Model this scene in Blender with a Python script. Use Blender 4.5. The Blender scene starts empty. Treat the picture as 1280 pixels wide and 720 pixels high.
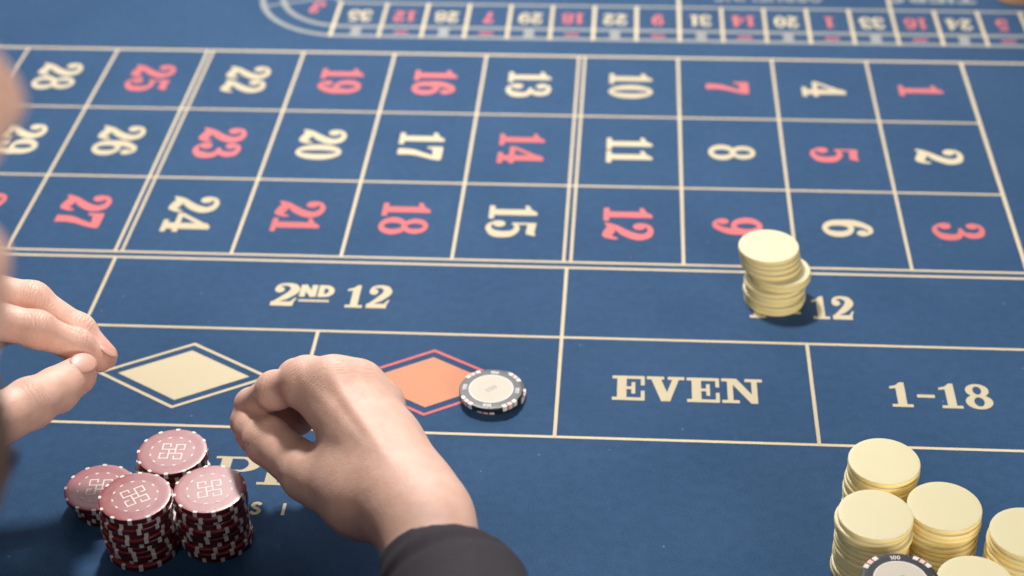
import bpy, bmesh, math, random
import numpy as np
from mathutils import Vector, Matrix

random.seed(7)
rng = np.random.default_rng(7)
sc = bpy.context.scene
COL = sc.collection

# ------------------------------------------------------------------ camera
cam_d = bpy.data.cameras.new('camera')
cam = bpy.data.objects.new('camera', cam_d)
COL.objects.link(cam)
cam.location = (-0.2704, -1.2632, 0.6488)
cam.rotation_euler = (0.961875, 0.016139, 0.066884)
cam_d.sensor_width = 36
cam_d.lens = 59.965
cam_d.clip_start = 0.02
cam_d.clip_end = 60
cam_d.dof.use_dof = True
cam_d.dof.focus_distance = 0.93
cam_d.dof.aperture_fstop = 6.2
sc.camera = cam

# ------------------------------------------------------------------ world: the dim room around the table
world = bpy.data.worlds.new('World')
sc.world = world
world.use_nodes = True
bg = world.node_tree.nodes['Background']
bg.inputs[0].default_value = (0.80, 0.88, 1.0, 1)
bg.inputs[1].default_value = 0.02

# ------------------------------------------------------------------ table lamp, far panel and two added fills
def area(name, loc, target, sx, sy, power, color):
    d = bpy.data.lights.new(name, 'AREA')
    d.shape = 'RECTANGLE'
    d.size = sx
    d.size_y = sy
    d.energy = power
    d.color = color
    o = bpy.data.objects.new(name, d)
    COL.objects.link(o)
    o.location = loc
    o.rotation_euler = (Vector(target) - Vector(loc)).to_track_quat('-Z', 'Y').to_euler()
    return o

area('table_lamp', (-0.50, 0.17, 0.98), (-0.36, -0.36, 0), 0.11, 0.11, 19.0, (1.0, 0.96, 0.90))
area('front_fill', (-0.72, -1.60, 1.6), (-0.30, -0.5, 0), 0.8, 0.6, 8.8, (1.0, 0.96, 0.91))  # added fill from the front left to brighten the hand
area('side_fill', (0.75, -2.0, 0.62), (-0.2, -0.55, 0), 0.9, 0.5, 24.0, (1.0, 0.94, 0.86))  # added low fill, brightens chip sides more than the felt
area('ceiling_panel', (-0.7, 2.9, 1.85), (-0.4, -0.4, 0), 2.6, 2.1, 56.0, (0.98, 0.97, 1.0))

sc.view_settings.view_transform = 'Standard'
sc.view_settings.look = 'None'
sc.view_settings.exposure = 0.0
sc.view_settings.gamma = 1.0


# ------------------------------------------------------------------ helpers
def link(o, parent=None):
    COL.objects.link(o)
    if parent is not None:
        o.parent = parent
    return o


def tag(o, label=None, cat=None, group=None, kind=None):
    if label: o['label'] = label
    if cat: o['category'] = cat
    if group: o['group'] = group
    if kind: o['kind'] = kind
    return o


def empty(name, loc=(0, 0, 0), rz=0.0):
    o = bpy.data.objects.new(name, None)
    o.empty_display_size = 0.02
    o.location = loc
    o.rotation_euler = (0, 0, rz)
    return link(o)


def mesh_obj(name, verts, faces, mat, parent=None, smooth=False, sharp=None):
    me = bpy.data.meshes.new(name)
    me.from_pydata([tuple(v) for v in verts], [], [tuple(f) for f in faces])
    me.update()
    if smooth:
        me.polygons.foreach_set('use_smooth', [True] * len(me.polygons))
        if sharp:
            me.set_sharp_from_angle(angle=math.radians(sharp))
    if mat is not None:
        me.materials.append(mat)
    return link(bpy.data.objects.new(name, me), parent)


def copy_tree(o, parent=None):
    c = o.copy()
    COL.objects.link(c)
    c.parent = parent
    for ch in list(o.children):
        copy_tree(ch, c)
    return c


# ------------------------------------------------------------------ materials
def new_mat(name):
    m = bpy.data.materials.new(name)
    m.use_nodes = True
    nt = m.node_tree
    b = nt.nodes['Principled BSDF']
    return m, nt, b


def plain(name, col, rough=0.5, spec=0.5, bump=0.0, bscale=800, var=0.0, vscale=60, coat=0.0):
    m, nt, b = new_mat(name)
    b.inputs['Base Color'].default_value = (*col, 1)
    b.inputs['Roughness'].default_value = rough
    b.inputs['Specular IOR Level'].default_value = spec
    if coat:
        b.inputs['Coat Weight'].default_value = coat
        b.inputs['Coat Roughness'].default_value = 0.25
    tc = nt.nodes.new('ShaderNodeTexCoord')
    if var:
        n = nt.nodes.new('ShaderNodeTexNoise')
        n.inputs['Scale'].default_value = vscale
        n.inputs['Detail'].default_value = 6
        nt.links.new(tc.outputs['Object'], n.inputs['Vector'])
        mx = nt.nodes.new('ShaderNodeMix')
        mx.data_type = 'RGBA'
        mx.inputs[6].default_value = (*[c * (1 - var) for c in col], 1)
        mx.inputs[7].default_value = (*[min(1, c * (1 + var)) for c in col], 1)
        oi = nt.nodes.new('ShaderNodeObjectInfo')      # every chip has its own age
        av = nt.nodes.new('ShaderNodeMath'); av.operation = 'ADD'
        nt.links.new(n.outputs['Fac'], av.inputs[0]); nt.links.new(oi.outputs['Random'], av.inputs[1])
        hf = nt.nodes.new('ShaderNodeMath'); hf.operation = 'MULTIPLY'; hf.inputs[1].default_value = 0.5
        nt.links.new(av.outputs[0], hf.inputs[0])
        nt.links.new(hf.outputs[0], mx.inputs[0])
        nt.links.new(mx.outputs[2], b.inputs['Base Color'])
        rn = nt.nodes.new('ShaderNodeTexNoise'); rn.inputs['Scale'].default_value = 210; rn.inputs['Detail'].default_value = 7; rn.inputs['Roughness'].default_value = 0.7
        nt.links.new(tc.outputs['Object'], rn.inputs['Vector'])
        rr = nt.nodes.new('ShaderNodeMapRange')
        rr.inputs['To Min'].default_value = rough - 0.10; rr.inputs['To Max'].default_value = min(1, rough + 0.14)
        nt.links.new(rn.outputs['Fac'], rr.inputs['Value']); nt.links.new(rr.outputs[0], b.inputs['Roughness'])
    if bump:
        n2 = nt.nodes.new('ShaderNodeTexNoise')
        n2.inputs['Scale'].default_value = bscale
        n2.inputs['Detail'].default_value = 3
        nt.links.new(tc.outputs['Object'], n2.inputs['Vector'])
        bp = nt.nodes.new('ShaderNodeBump')
        bp.inputs['Strength'].default_value = bump
        bp.inputs['Distance'].default_value = 0.0004
        nt.links.new(n2.outputs['Fac'], bp.inputs['Height'])
        nt.links.new(bp.outputs['Normal'], b.inputs['Normal'])
    return m


def felt_material():
    m, nt, b = new_mat('blue_felt')
    tc = nt.nodes.new('ShaderNodeTexCoord')
    def noise(scale, detail=4):
        n = nt.nodes.new('ShaderNodeTexNoise')
        n.inputs['Scale'].default_value = scale
        n.inputs['Detail'].default_value = detail
        nt.links.new(tc.outputs['Object'], n.inputs['Vector'])
        return n
    n1, n2, n3 = noise(13, 7), noise(150, 4), noise(1400, 2)
    r1 = nt.nodes.new('ShaderNodeMix'); r1.data_type = 'RGBA'
    r1.inputs[6].default_value = (0.014, 0.052, 0.124, 1)
    r1.inputs[7].default_value = (0.032, 0.080, 0.172, 1)
    nt.links.new(n1.outputs['Fac'], r1.inputs[0])
    r2 = nt.nodes.new('ShaderNodeMix'); r2.data_type = 'RGBA'; r2.blend_type = 'OVERLAY'
    r2.inputs[0].default_value = 0.22
    nt.links.new(r1.outputs[2], r2.inputs[6])
    nt.links.new(n2.outputs['Fac'], r2.inputs[7])
    r3 = nt.nodes.new('ShaderNodeMix'); r3.data_type = 'RGBA'; r3.blend_type = 'OVERLAY'
    r3.inputs[0].default_value = 0.65
    nt.links.new(r2.outputs[2], r3.inputs[6])
    nt.links.new(n3.outputs['Fac'], r3.inputs[7])
    lv = nt.nodes.new('ShaderNodeTexVoronoi'); lv.inputs['Scale'].default_value = 95
    nt.links.new(tc.outputs['Object'], lv.inputs['Vector'])
    lm = nt.nodes.new('ShaderNodeMapRange'); lm.inputs['From Min'].default_value = 0.085; lm.inputs['From Max'].default_value = 0.05
    nt.links.new(lv.outputs['Distance'], lm.inputs['Value'])
    sep = nt.nodes.new('ShaderNodeSeparateColor'); nt.links.new(lv.outputs['Color'], sep.inputs[0])
    gt = nt.nodes.new('ShaderNodeMath'); gt.operation = 'GREATER_THAN'; gt.inputs[1].default_value = 0.80
    nt.links.new(sep.outputs[0], gt.inputs[0])
    ml = nt.nodes.new('ShaderNodeMath'); ml.operation = 'MULTIPLY'
    nt.links.new(lm.outputs[0], ml.inputs[0]); nt.links.new(gt.outputs[0], ml.inputs[1])
    m2 = nt.nodes.new('ShaderNodeMath'); m2.operation = 'MULTIPLY'; m2.inputs[1].default_value = 0.30
    nt.links.new(ml.outputs[0], m2.inputs[0])
    r4 = nt.nodes.new('ShaderNodeMix'); r4.data_type = 'RGBA'
    r4.inputs[7].default_value = (0.30, 0.34, 0.40, 1)
    nt.links.new(m2.outputs[0], r4.inputs[0]); nt.links.new(r3.outputs[2], r4.inputs[6])
    nt.links.new(r4.outputs[2], b.inputs['Base Color'])
    b.inputs['Roughness'].default_value = 0.75
    b.inputs['Specular IOR Level'].default_value = 0.12
    b.inputs['Sheen Weight'].default_value = 0.16
    b.inputs['Sheen Roughness'].default_value = 0.4
    b.inputs['Sheen Tint'].default_value = (0.75, 0.85, 1, 1)
    bp = nt.nodes.new('ShaderNodeBump')
    bp.inputs['Strength'].default_value = 0.35
    bp.inputs['Distance'].default_value = 0.0004
    nt.links.new(n3.outputs['Fac'], bp.inputs['Height'])
    nt.links.new(bp.outputs['Normal'], b.inputs['Normal'])
    return m


def print_material(name, col, sheen=0.2):
    m = plain(name, col, rough=0.8, spec=0.25, bump=0.35, bscale=1400, var=0.16, vscale=900)
    b = m.node_tree.nodes['Principled BSDF']
    b.inputs['Sheen Weight'].default_value = sheen
    return m


def skin_material():
    m, nt, b = new_mat('skin')
    tc = nt.nodes.new('ShaderNodeTexCoord')
    def noise(scale, detail=4):
        n = nt.nodes.new('ShaderNodeTexNoise')
        n.inputs['Scale'].default_value = scale
        n.inputs['Detail'].default_value = detail
        nt.links.new(tc.outputs['Object'], n.inputs['Vector'])
        return n
    n1 = noise(110, 8)
    mx = nt.nodes.new('ShaderNodeMix'); mx.data_type = 'RGBA'
    mx.inputs[6].default_value = (0.64, 0.365, 0.285, 1)
    mx.inputs[7].default_value = (0.82, 0.56, 0.46, 1)
    nt.links.new(n1.outputs['Fac'], mx.inputs[0])
    at = nt.nodes.new('ShaderNodeAttribute'); at.attribute_name = 'flush'
    mr = nt.nodes.new('ShaderNodeMix'); mr.data_type = 'RGBA'
    mr.inputs[7].default_value = (0.58, 0.215, 0.15, 1)
    nt.links.new(at.outputs['Fac'], mr.inputs[0])
    nt.links.new(mx.outputs[2], mr.inputs[6])
    av = nt.nodes.new('ShaderNodeAttribute'); av.attribute_name = 'vein'
    mv = nt.nodes.new('ShaderNodeMix'); mv.data_type = 'RGBA'
    mv.inputs[7].default_value = (0.42, 0.36, 0.36, 1)
    nt.links.new(av.outputs['Fac'], mv.inputs[0])
    nt.links.new(mr.outputs[2], mv.inputs[6])
    nt.links.new(mv.outputs[2], b.inputs['Base Color'])
    b.inputs['Roughness'].default_value = 0.50
    b.inputs['Specular IOR Level'].default_value = 0.4
    b.inputs['Subsurface Weight'].default_value = 0.25
    b.inputs['Subsurface Radius'].default_value = (0.006, 0.0022, 0.0012)
    b.inputs['Subsurface Scale'].default_value = 1.0
    v = nt.nodes.new('ShaderNodeTexVoronoi')
    v.feature = 'DISTANCE_TO_EDGE'
    v.inputs['Scale'].default_value = 900
    nt.links.new(tc.outputs['Object'], v.inputs['Vector'])
    n2 = noise(260, 5)
    ad0 = nt.nodes.new('ShaderNodeMath'); ad0.operation = 'ADD'
    nt.links.new(v.outputs['Distance'], ad0.inputs[0])
    nt.links.new(n2.outputs['Fac'], ad0.inputs[1])
    # wrinkles over the joints: lines across the finger, bent a little by noise
    au = nt.nodes.new('ShaderNodeAttribute'); au.attribute_name = 'wrinkle_u'
    aw = nt.nodes.new('ShaderNodeAttribute'); aw.attribute_name = 'wrinkle_w'
    n3 = noise(180, 3)
    def math_(op, a, b_):
        m_ = nt.nodes.new('ShaderNodeMath'); m_.operation = op
        for i_, q in enumerate((a, b_)):
            if q is None: continue
            if isinstance(q, (int, float)): m_.inputs[i_].default_value = q
            else: nt.links.new(q, m_.inputs[i_])
        return m_.outputs[0]
    ph = math_('ADD', math_('MULTIPLY', au.outputs['Fac'], 1450.0), math_('MULTIPLY', n3.outputs['Fac'], 10.0))
    sn = math_('POWER', math_('ABSOLUTE', math_('SINE', ph, None), None), 0.5)
    wr = math_('MULTIPLY', math_('MULTIPLY', sn, aw.outputs['Fac']), 1.7)
    ad = nt.nodes.new('ShaderNodeMath'); ad.operation = 'ADD'
    nt.links.new(ad0.outputs[0], ad.inputs[0])
    nt.links.new(wr, ad.inputs[1])
    bp = nt.nodes.new('ShaderNodeBump')
    bp.inputs['Strength'].default_value = 0.45
    bp.inputs['Distance'].default_value = 0.0005
    nt.links.new(ad.outputs[0], bp.inputs['Height'])
    nt.links.new(bp.outputs['Normal'], b.inputs['Normal'])
    return m


M = {}
M['felt'] = felt_material()
M['cream_print'] = print_material('cream_print', (0.55, 0.475, 0.325))
M['line_print'] = print_material('line_print', (0.58, 0.49, 0.335))
M['track_print'] = print_material('track_print', (0.26, 0.275, 0.275))
M['red_print'] = print_material('red_print', (0.56, 0.135, 0.145))
M['coral_print'] = print_material('coral_print', (0.60, 0.26, 0.155))
M['cream_chip'] = plain('cream_chip_clay', (0.61, 0.55, 0.345), rough=0.4, spec=0.6, bump=0.15, bscale=900, var=0.04, vscale=120)
M['gold_edge'] = plain('yellow_chip_edge', (0.93, 0.75, 0.33), rough=0.45, spec=0.4, bump=0.15, bscale=900, var=0.05, vscale=120)
M['tan_chip'] = plain('tan_chip_clay', (0.42, 0.24, 0.13), rough=0.5, var=0.1)
M['red_chip'] = plain('maroon_chip_clay', (0.25, 0.020, 0.027), rough=0.33, spec=1.0, bump=0.12, bscale=900, var=0.14, vscale=200)
M['red_shade_edge'] = plain('shaded_maroon_edge', (0.075, 0.009, 0.011), rough=0.4, spec=0.5, bump=0.12, bscale=900)  # chip maroon darkened, shade of the sides put into the colour
M['red_inlay'] = plain('maroon_inlay', (0.27, 0.055, 0.060), rough=0.36, spec=1.0, var=0.12, vscale=200)
M['spot'] = plain('white_chip_spot', (0.66, 0.62, 0.60), rough=0.45, spec=0.5)
M['pink_spot'] = plain('pink_chip_spot', (0.75, 0.45, 0.42), rough=0.45)
M['black_chip'] = plain('black_chip_clay', (0.012, 0.014, 0.020), rough=0.40, spec=0.5, bump=0.12, bscale=900)
M['inlay'] = plain('ivory_inlay', (0.50, 0.455, 0.385), rough=0.5, spec=0.3, var=0.05, vscale=150)
M['grey_ink'] = plain('grey_ink', (0.25, 0.24, 0.23), rough=0.5)
M['pale_ink'] = plain('pale_grey_ink', (0.50, 0.46, 0.42), rough=0.5)
M['skin'] = skin_material()
M['nail'] = plain('fingernail_keratin', (0.58, 0.315, 0.245), rough=0.42, spec=0.5)
M['cloth'] = plain('charcoal_cloth', (0.040, 0.035, 0.044), rough=0.85, spec=0.25, bump=0.5, bscale=1100, var=0.15, vscale=300)
M['hair'] = plain('dark_hair', (0.085, 0.045, 0.032), rough=0.6, var=0.4, vscale=200, bump=0.8, bscale=400)
M['eye'] = plain('eye_white', (0.7, 0.68, 0.65), rough=0.15)
M['wood'] = plain('table_wood', (0.11, 0.05, 0.025), rough=0.4, var=0.3, vscale=20)

# ------------------------------------------------------------------ table felt
FX0, FX1, FY0, FY1 = -1.75, 1.25, -0.72, 1.3
felt = mesh_obj('table_felt', [(FX0, FY0, 0), (FX1, FY0, 0), (FX1, FY1, 0), (FX0, FY1, 0)], [(0, 1, 2, 3)], M['felt'])
tag(felt, 'blue felt tabletop printed with a roulette betting layout', kind='structure')
apron = mesh_obj('table_edge',
                 [(x, y, z) for z in (-0.06, -0.004) for x, y in ((FX0 - .03, FY0 - .03), (FX1 + .03, FY0 - .03), (FX1 + .03, FY1 + .03), (FX0 - .03, FY1 + .03))],
                 [(0, 3, 2, 1), (4, 5, 6, 7), (0, 1, 5, 4), (1, 2, 6, 5), (2, 3, 7, 6), (3, 0, 4, 7)], M['wood'])
tag(apron, 'dark wooden slab under the felt tabletop', kind='structure')
ZP = 0.00015


class Ink:
    """flat print on a surface: each piece sits a few microns above the last"""
    def __init__(self, z=ZP, step=6e-6):
        self.v, self.f, self.z, self.step, self.n = [], [], z, step, 0

    def _z(self):
        self.n += 1
        return self.z + self.step * (self.n % 12)

    def poly(self, pts):
        z = self._z()
        b = len(self.v)
        self.v += [(x, y, z) for x, y in pts]
        self.f.append(tuple(range(b, b + len(pts))))

    def rect(self, x0, y0, x1, y1):
        self.poly([(x0, y0), (x1, y0), (x1, y1), (x0, y1)])

    def ring(self, cx, cy, ro, ri, n=40, a0=0, a1=2 * math.pi, ci=None):
        (rox, roy), (rix, riy) = ro, ri
        icx, icy = ci or (cx, cy)
        z = self._z()
        b = len(self.v)
        for k in range(n + 1):
            a = a0 + (a1 - a0) * k / n
            self.v.append((cx + rox * math.cos(a), cy + roy * math.sin(a), z))
            self.v.append((icx + rix * math.cos(a), icy + riy * math.sin(a), z))
        for k in range(n):
            i = b + 2 * k
            self.f.append((i, i + 2, i + 3, i + 1))

    def disc(self, cx, cy, r, n=28, ry=None):
        ry = ry or r
        self.poly([(cx + r * math.cos(2 * math.pi * k / n), cy + ry * math.sin(2 * math.pi * k / n)) for k in range(n)])

    def stroke(self, pts, ws, n=9, curved=True):
        P = [Vector(p) for p in pts]
        if curved and len(P) > 2:
            Q, W = [], []
            for i in range(len(P) - 1):
                p0, p1, p2, p3 = P[max(i - 1, 0)], P[i], P[i + 1], P[min(i + 2, len(P) - 1)]
                for k in range(n):
                    t = k / n
                    Q.append(0.5 * (2 * p1 + (p2 - p0) * t + (2 * p0 - 5 * p1 + 4 * p2 - p3) * t * t + (3 * p1 - p0 - 3 * p2 + p3) * t ** 3))
                    s = t * t * (3 - 2 * t)
                    W.append(ws[i] * (1 - s) + ws[i + 1] * s)
            Q.append(P[-1]); W.append(ws[-1])
        else:
            Q, W = P, (list(ws) if isinstance(ws, (list, tuple)) else [ws] * len(P))
        z = self._z()
        b = len(self.v)
        for i, q in enumerate(Q):
            if i == 0: d = Q[1] - Q[0]; k = 1
            elif i == len(Q) - 1: d = Q[-1] - Q[-2]; k = 1
            else:
                d1, d2 = (Q[i] - Q[i - 1]).normalized(), (Q[i + 1] - Q[i]).normalized()
                d = d1 + d2
                k = 1 / max(0.5, math.sqrt(max(1e-6, (1 + d1.dot(d2)) / 2)))
            d.normalize()
            nrm = Vector((-d.y, d.x)) * (W[i] / 2 * k)
            self.v.append((q.x + nrm.x, q.y + nrm.y, z))
            self.v.append((q.x - nrm.x, q.y - nrm.y, z))
        for i in range(len(Q) - 1):
            j = b + 2 * i
            self.f.append((j + 1, j + 3, j + 2, j))

    def make(self, name, mat, parent, xf=None):
        v = self.v
        if xf:
            v = [(*xf(x, y), z) for x, y, z in v]
        # all faces look up
        f = []
        for face in self.f:
            a = 0
            for i in range(len(face)):
                p, q = v[face[i]], v[face[(i + 1) % len(face)]]
                a += p[0] * q[1] - p[1] * q[0]
            f.append(face if a > 0 else tuple(reversed(face)))
        return mesh_obj(name, v, f, mat, parent)


# ---- a bold slab-serif face drawn as strokes; each glyph sits in a box of height 1
def glyph(I, ch, ox=0.0, sx=1.0, oy=0.0, sy=1.0):
    def T(p): return (ox + p[0] * sx, oy + p[1] * sy)
    def st(pts, ws, curved=True): I.stroke([T(p) for p in pts], [w * (sx + sy) / 2 for w in ws] if isinstance(ws, (list, tuple)) else [ws * (sx + sy) / 2] * len(pts), 9, curved)
    def rc(x0, y0, x1, y1): I.rect(ox + x0 * sx, oy + y0 * sy, ox + x1 * sx, oy + y1 * sy)
    def pl(pts): I.poly([T(p) for p in pts])
    def rg(cx, cy, ro, ri): I.ring(ox + cx * sx, oy + cy * sy, (ro[0] * sx, ro[1] * sy), (ri[0] * sx, ri[1] * sy))
    def dc(cx, cy, r): I.disc(ox + cx * sx, oy + cy * sy, r * sx, ry=r * sy)
    if ch == '0':
        rg(.35, .5, (.34, .51), (.10, .41)); return .70
    if ch == '1':
        rc(.17, .1, .40, .86); pl([(.17, .84), (.40, .84), (.40, 1.0), (.31, 1.0)]); rc(.02, 0, .55, .11)
        pl([(.01, .82), (.01, .73), (.18, .76), (.35, .99), (.29, 1.0), (.17, .87)]); return .57
    if ch == '2':
        dc(.155, .73, .125)
        st([(.055, .72), (.12, .90), (.33, .965), (.52, .87), (.56, .70), (.42, .46), (.20, .27), (.07, .09)], [.09, .10, .12, .20, .25, .22, .14, .09])
        st([(.04, .03), (.15, .14), (.33, .135), (.50, .085), (.60, .16), (.645, .30)], [.05, .13, .22, .20, .12, .06]); return .68
    if ch == 'z':   # the flat footed 2 of the dozens
        dc(.155, .72, .13)
        st([(.055, .71), (.12, .90), (.33, .965), (.53, .87), (.57, .69), (.40, .44), (.18, .24), (.06, .10)], [.09, .10, .12, .22, .27, .22, .13, .09])
        rc(.0, 0, .62, .19); pl([(.52, .17), (.62, .17), (.69, .36), (.63, .36)]); return .70
    if ch == '3':
        dc(.15, .78, .115)
        st([(.05, .78), (.14, .93), (.33, .965), (.50, .87), (.52, .73), (.42, .57), (.24, .535)], [.07, .09, .11, .19, .22, .13, .07])
        st([(.24, .535), (.45, .52), (.58, .40), (.57, .20), (.42, .05), (.22, .035), (.06, .19)], [.07, .12, .22, .25, .14, .09, .08])
        dc(.15, .24, .125); return .68
    if ch == '4':
        rc(.40, .1, .64, .94); rc(.28, 0, .76, .11); rc(.0, .25, .76, .365)
        st([(.56, .98), (.03, .31)], .11, False); pl([(.40, .9), (.64, .9), (.64, 1.0), (.50, 1.0)]); return .76
    if ch == '5':
        pl([(.10, 1.0), (.16, .82), (.55, .80), (.62, .98), (.56, 1.0), (.50, .97)]); rc(.10, .50, .18, .97)
        st([(.12, .52), (.26, .605), (.44, .57), (.56, .42), (.55, .20), (.40, .05), (.20, .035), (.06, .19)], [.05, .10, .15, .24, .25, .14, .09, .08])
        dc(.15, .24, .125); return .67
    if ch == '6':
        rg(.35, .31, (.34, .32), (.115, .21)); st([(.12, .33), (.13, .62), (.27, .88), (.46, .955), (.60, .84)], [.22, .24, .17, .09, .07]); dc(.53, .785, .115); return .70
    if ch == '9':
        rg(.35, .69, (.34, .32), (.115, .21)); st([(.58, .67), (.57, .38), (.43, .12), (.24, .045), (.10, .16)], [.22, .24, .17, .09, .07]); dc(.17, .215, .115); return .70
    if ch == '7':
        pl([(.05, 1.0), (.05, .66), (.12, .66), (.17, .78), (.62, .82), (.66, .96), (.60, 1.0)])
        st([(.58, .87), (.42, .58), (.30, .30), (.29, .02)], [.13, .17, .24, .27]); return .68
    if ch == '8':
        rg(.35, .745, (.30, .265), (.11, .165)); rg(.35, .285, (.345, .295), (.13, .185)); return .70
    if ch == '-':
        rc(.05, .40, .50, .52); return .55
    if ch == 'E':
        rc(.13, .1, .38, .9); rc(0, 0, .86, .12); rc(0, .88, .86, 1); rc(.76, .1, .86, .40); rc(.76, .62, .86, .9); rc(.36, .45, .60, .56); rc(.51, .27, .61, .74); return .86
    if ch == 'V':
        st([(.23, .95), (.50, .02)], .25, False); st([(.78, .95), (.53, .02)], .17, False); rc(0, .88, .46, 1); rc(.56, .88, 1.0, 1); pl([(.38, 0), (.62, 0), (.58, .14), (.42, .14)]); return 1.0
    if ch == 'N':
        rc(.15, .1, .30, .92); rc(0, 0, .46, .12); rc(.0, .88, .34, 1); pl([(.15, 1), (.40, 1), (.94, .12), (.94, 0), (.76, 0)]); rc(.79, .0, .94, .9); rc(.62, .88, 1.08, 1); return 1.08
    if ch == 'T':
        rc(.32, .1, .56, .92); rc(.18, 0, .70, .11); rc(0, .88, .88, 1); rc(0, .68, .09, .9); rc(.79, .68, .88, .9); return .88
    if ch == 'I':
        rc(.15, .08, .39, .92); rc(0, 0, .54, .09); rc(0, .91, .54, 1); return .54
    if ch == 'P':
        rc(.14, .07, .38, .94); rc(0, 0, .56, .08)
        rc(.0, .92, .62, 1); I.ring(ox + .58 * sx, oy + .72 * sy, (.47 * sx, .28 * sy), (.20 * sx, .215 * sy), 24, -math.pi / 2, math.pi / 2); rc(.36, .44, .60, .51); return 1.06
    if ch == 'R':
        rc(.14, .07, .38, .94); rc(0, 0, .54, .08); rc(0, .92, .62, 1)
        I.ring(ox + .56 * sx, oy + .74 * sy, (.42 * sx, .26 * sy), (.17 * sx, .19 * sy), 24, -math.pi / 2, math.pi / 2); rc(.36, .48, .58, .55); st([(.62, .5), (.95, .02)], .22, False); return 1.1
    if ch == 'M':
        rc(.14, .07, .24, .95); rc(0, 0, .40, .08); rc(0, .92, .34, 1); st([(.22, .97), (.62, .03)], .20, False); st([(1.02, .97), (.64, .03)], .08, False); rc(.98, .07, 1.22, .95); rc(.86, 0, 1.36, .08); rc(1.0, .92, 1.36, 1); return 1.36
    return .5


def sans(I, ch, ox, sx, oy, sy, w=.2):
    def st(pts, curved=False): I.stroke([(ox + x * sx, oy + y * sy) for x, y in pts], [w * (sx + sy) / 2] * len(pts), 7, curved)
    h = w / 2
    if ch == 'N': st([(h, 0), (h, 1)]); st([(h, .98), (.8 - h, .02)]); st([(.8 - h, 0), (.8 - h, 1)]); return .8
    if ch == 'D':
        st([(h, 0), (h, 1)]); I.ring(ox + .3 * sx, oy + .5 * sy, (.46 * sx, .5 * sy), ((.46 - w) * sx, (.5 - w) * sy), 24, -math.pi / 2, math.pi / 2)
        st([(.05, h), (.32, h)]); st([(.05, 1 - h), (.32, 1 - h)]); return .78
    if ch == 'S': st([(.62, .80), (.45, .93), (.22, .90), (.12, .74), (.25, .57), (.48, .46), (.60, .28), (.48, .1), (.25, .07), (.06, .22)], True); return .68
    if ch == 'T': st([(0, 1 - h), (.72, 1 - h)]); st([(.36, 0), (.36, .95)]); return .72
    if ch == 'I': st([(h, 0), (h, 1)]); return w
    if ch == 'C': I.ring(ox + .42 * sx, oy + .5 * sy, (.42 * sx, .5 * sy), ((.42 - w) * sx, (.5 - w) * sy), 28, .75, 2 * math.pi - .75); return .78
    if ch in 'OQ': I.ring(ox + .42 * sx, oy + .5 * sy, (.42 * sx, .5 * sy), ((.42 - w) * sx, (.5 - w) * sy)); return .84
    if ch == 'A': st([(.05, 0), (.40, 1)]); st([(.75, 0), (.40, 1)]); st([(.2, .3), (.6, .3)]); return .8
    if ch == 'E': st([(h, 0), (h, 1)]); [st([(h, y), (.62, y)]) for y in (h, .5, 1 - h)]; return .62
    if ch == 'R' or ch == 'P':
        st([(h, 0), (h, 1)]); I.ring(ox + .32 * sx, oy + .74 * sy, (.32 * sx, .26 * sy), ((.32 - w) * sx, max(.03, .26 - w) * sy), 20, -math.pi / 2, math.pi / 2)
        st([(h, 1 - h), (.34, 1 - h)]); st([(h, .48 + h), (.34, .48 + h)])
        if ch == 'R': st([(.32, .5), (.62, 0)])
        return .68
    if ch == 'H': st([(h, 0), (h, 1)]); st([(.72 - h, 0), (.72 - h, 1)]); st([(h, .5), (.7 - h, .5)]); return .72
    if ch == 'L': st([(h, 0), (h, 1)]); st([(h, h), (.6, h)]); return .6
    if ch == 'V': st([(.05, 1), (.4, 0)]); st([(.75, 1), (.4, 0)]); return .8
    if ch == 'U': st([(h, 1), (h, .3), (.36, .06), (.72 - h, .3), (.72 - h, 1)], True); return .72
    if ch == 'Z': st([(.05, 1 - h), (.62, 1 - h)]); st([(.6, .95), (.06, .05)]); st([(.03, h), (.66, h)]); return .68
    return .35


def word(txt, cap, fn=glyph, gap=.03, z=ZP, **kw):
    I = Ink(z)
    x = 0
    for c in txt:
        if c == ' ':
            x += .38
            continue
        x += fn(I, c, x, 1.0, 0.0, 1.0, **kw) + gap
    return I, x - gap


RED = {1, 3, 5, 7, 9, 12, 14, 16, 18, 19, 21, 23, 25, 27, 30, 32, 34, 36}
W = 0.0763          # width of a number cell
G = 0.0049          # gap of the double lines
LWD = 0.0022


def col_x(c):
    x = -c * W
    if c == 4: x -= G / 2
    elif c > 4: x -= G
    if c == 8: x -= G / 2
    elif c > 8: x -= G
    return x


ROWY = [0.0, -0.1003, -0.2041, -0.3033]
YL2, YDOZ, YOUT = -0.3100, -0.3891, -0.4878
XL = col_x(12) - .001


def line(x0, y0, x1, y1, w=LWD, mat='line_print', name='printed_line'):
    I = Ink(ZP)
    I.stroke([(x0, y0), (x1, y1)], [w, w], 1, False)
    return I.make(name, M[mat], felt)


_lz = [0]
def hline(y, x0, x1, w=LWD): return line(x0, y, x1, y, w)
def vline(x, y0, y1, w=LWD):
    o = line(x, y0, x, y1, w)
    o.location.z = 0.00012          # crosses the horizontal lines just above them
    return o


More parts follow.
